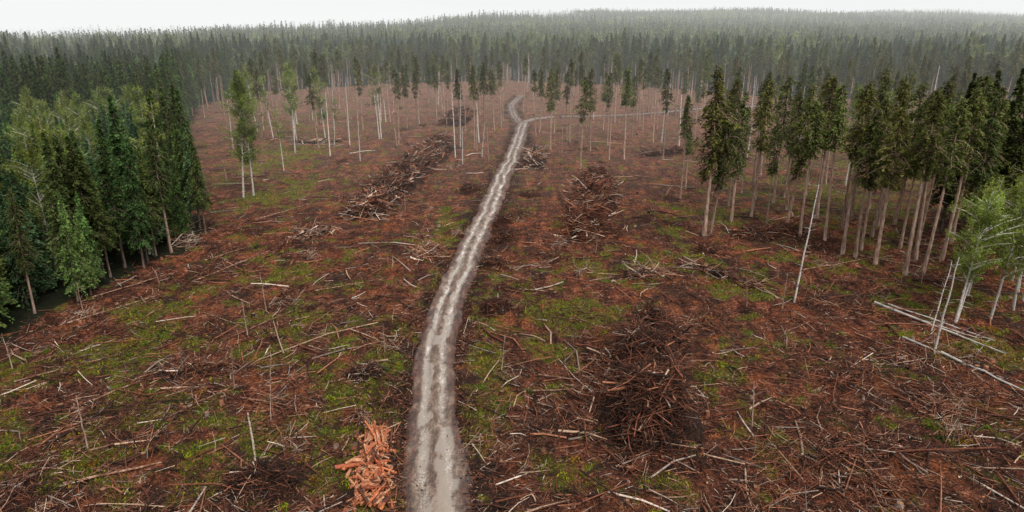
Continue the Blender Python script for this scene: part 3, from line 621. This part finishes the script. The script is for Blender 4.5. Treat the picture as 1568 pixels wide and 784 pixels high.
ng = bpy.data.node_groups.new("forest_instances", 'GeometryNodeTree')
ng.interface.new_socket("Geometry", in_out='INPUT', socket_type='NodeSocketGeometry'); ng.interface.new_socket("Geometry", in_out='OUTPUT', socket_type='NodeSocketGeometry')
gi = ng.nodes.new("NodeGroupInput"); go = ng.nodes.new("NodeGroupOutput")
ci = ng.nodes.new("GeometryNodeCollectionInfo"); ci.inputs["Collection"].default_value = proto; ci.inputs["Separate Children"].default_value = True; ci.inputs["Reset Children"].default_value = True
ip = ng.nodes.new("GeometryNodeInstanceOnPoints"); ip.inputs["Pick Instance"].default_value = True
def na(nm, ty):
    n_ = ng.nodes.new("GeometryNodeInputNamedAttribute"); n_.data_type = ty; n_.inputs["Name"].default_value = nm
    return [o for o in n_.outputs if o.name == "Attribute" and o.enabled][0]
ng.links.new(gi.outputs[0], ip.inputs["Points"]); ng.links.new(ci.outputs[0], ip.inputs["Instance"])
ng.links.new(na("kind", 'INT'), ip.inputs["Instance Index"]); ng.links.new(na("rot", 'FLOAT_VECTOR'), ip.inputs["Rotation"]); ng.links.new(na("scl", 'FLOAT_VECTOR'), ip.inputs["Scale"])
ng.links.new(ip.outputs[0], go.inputs[0])
md = fo.modifiers.new("instances", 'NODES'); md.node_group = ng

# ------------------------------------------------------------------ mist
def mist_mat(name, sig, L=(.86, .885, .87)):
    m, nt, out = newmat(name)
    a = N(nt, "ShaderNodeVolumeAbsorption"); a.inputs["Color"].default_value = (0, 0, 0, 1); a.inputs["Density"].default_value = sig
    e = N(nt, "ShaderNodeEmission"); e.inputs["Color"].default_value = (*L, 1); e.inputs["Strength"].default_value = sig  # self-glow stands in for daylight scattered by the fog
    s = N(nt, "ShaderNodeAddShader"); nt.links.new(a.outputs[0], s.inputs[0]); nt.links.new(e.outputs[0], s.inputs[1]); nt.links.new(s.outputs[0], out.inputs["Volume"]); return m
def box(name, x0, x1, y0, y1, z0, z1, mat):
    V = np.array([[x, y, z] for z in (z0, z1) for y in (y0, y1) for x in (x0, x1)], float)
    F = np.array([[0, 2, 3, 1], [4, 5, 7, 6], [0, 1, 5, 4], [2, 6, 7, 3], [0, 4, 6, 2], [1, 3, 7, 5]])
    mb = MB(); mb.add(V, F, np.array([1., 1, 1])); link(name, mb.mesh(name, [mat]))
box("mist", -4000, 4000, 110, 7500, -60, 420, mist_mat("mist", .00034))
box("low_cloud", -4500, 4500, 2550, 7600, -70, 600, mist_mat("low_cloud", .002, (.97, .975, .98)))
def bank(x, y, z, rx, ry, rz, sig):
    import bmesh
    bm = bmesh.new(); bmesh.ops.create_icosphere(bm, subdivisions=4, radius=1); me = bpy.data.meshes.new("fog_bank"); bm.to_mesh(me); bm.free()
    me.materials.append(mist_mat("fog_bank", sig, (.96, .965, .97))); link("fog_bank", me, (x, y, z), 0, (rx, ry, rz))
bank(-1300, 1700, 30, 1250, 900, 120, .0034)
bank(-420, 1350, 40, 300, 280, 24, .0065)
bank(-120, 1750, 52, 320, 200, 22, .0065)
bank(-650, 950, 16, 260, 220, 20, .0055)
bank(1500, 2000, 78, 420, 250, 26, .006)
bank(500, 2150, 78, 320, 160, 20, .006)

# ------------------------------------------------------------------ light, world, camera
el, azm = math.radians(58), math.radians(150)
w = bpy.data.worlds.new("World"); bpy.context.scene.world = w; w.use_nodes = True; nt = w.node_tree; nt.nodes.clear()
sk = nt.nodes.new("ShaderNodeTexSky"); sk.sky_type = 'NISHITA'; sk.sun_disc = False; sk.sun_elevation = el; sk.sun_rotation = azm; sk.dust_density = 4; sk.air_density = 1.0
hs = nt.nodes.new("ShaderNodeHueSaturation"); hs.inputs["Saturation"].default_value = .25
bg = nt.nodes.new("ShaderNodeBackground"); bg.inputs["Strength"].default_value = .15; wo = nt.nodes.new("ShaderNodeOutputWorld")
nt.links.new(sk.outputs[0], hs.inputs["Color"]); nt.links.new(hs.outputs[0], bg.inputs[0]); nt.links.new(bg.outputs[0], wo.inputs[0])
sd = bpy.data.lights.new("sun", 'SUN'); sd.energy = 1.5; sd.angle = math.radians(20); sd.color = (1, .95, .88)
so = bpy.data.objects.new("sun", sd); bpy.context.scene.collection.objects.link(so)
dv = Vector((math.sin(azm)*math.cos(el), math.cos(azm)*math.cos(el), math.sin(el)))
so.rotation_euler = (-dv).to_track_quat('-Z', 'Y').to_euler(); so.location = (0, 0, 100)
cd = bpy.data.cameras.new("camera"); cam = bpy.data.objects.new("camera", cd); bpy.context.scene.collection.objects.link(cam)
cam.location = (0, 0, 32); cam.rotation_euler = (math.radians(90-18.7), 0, 0); cd.lens = 23.9; cd.sensor_width = 36; cd.clip_end = 20000; cd.clip_start = .5
sc = bpy.context.scene; sc.camera = cam
sc.view_settings.view_transform = 'Standard'; sc.view_settings.look = 'None'; sc.view_settings.exposure = 0
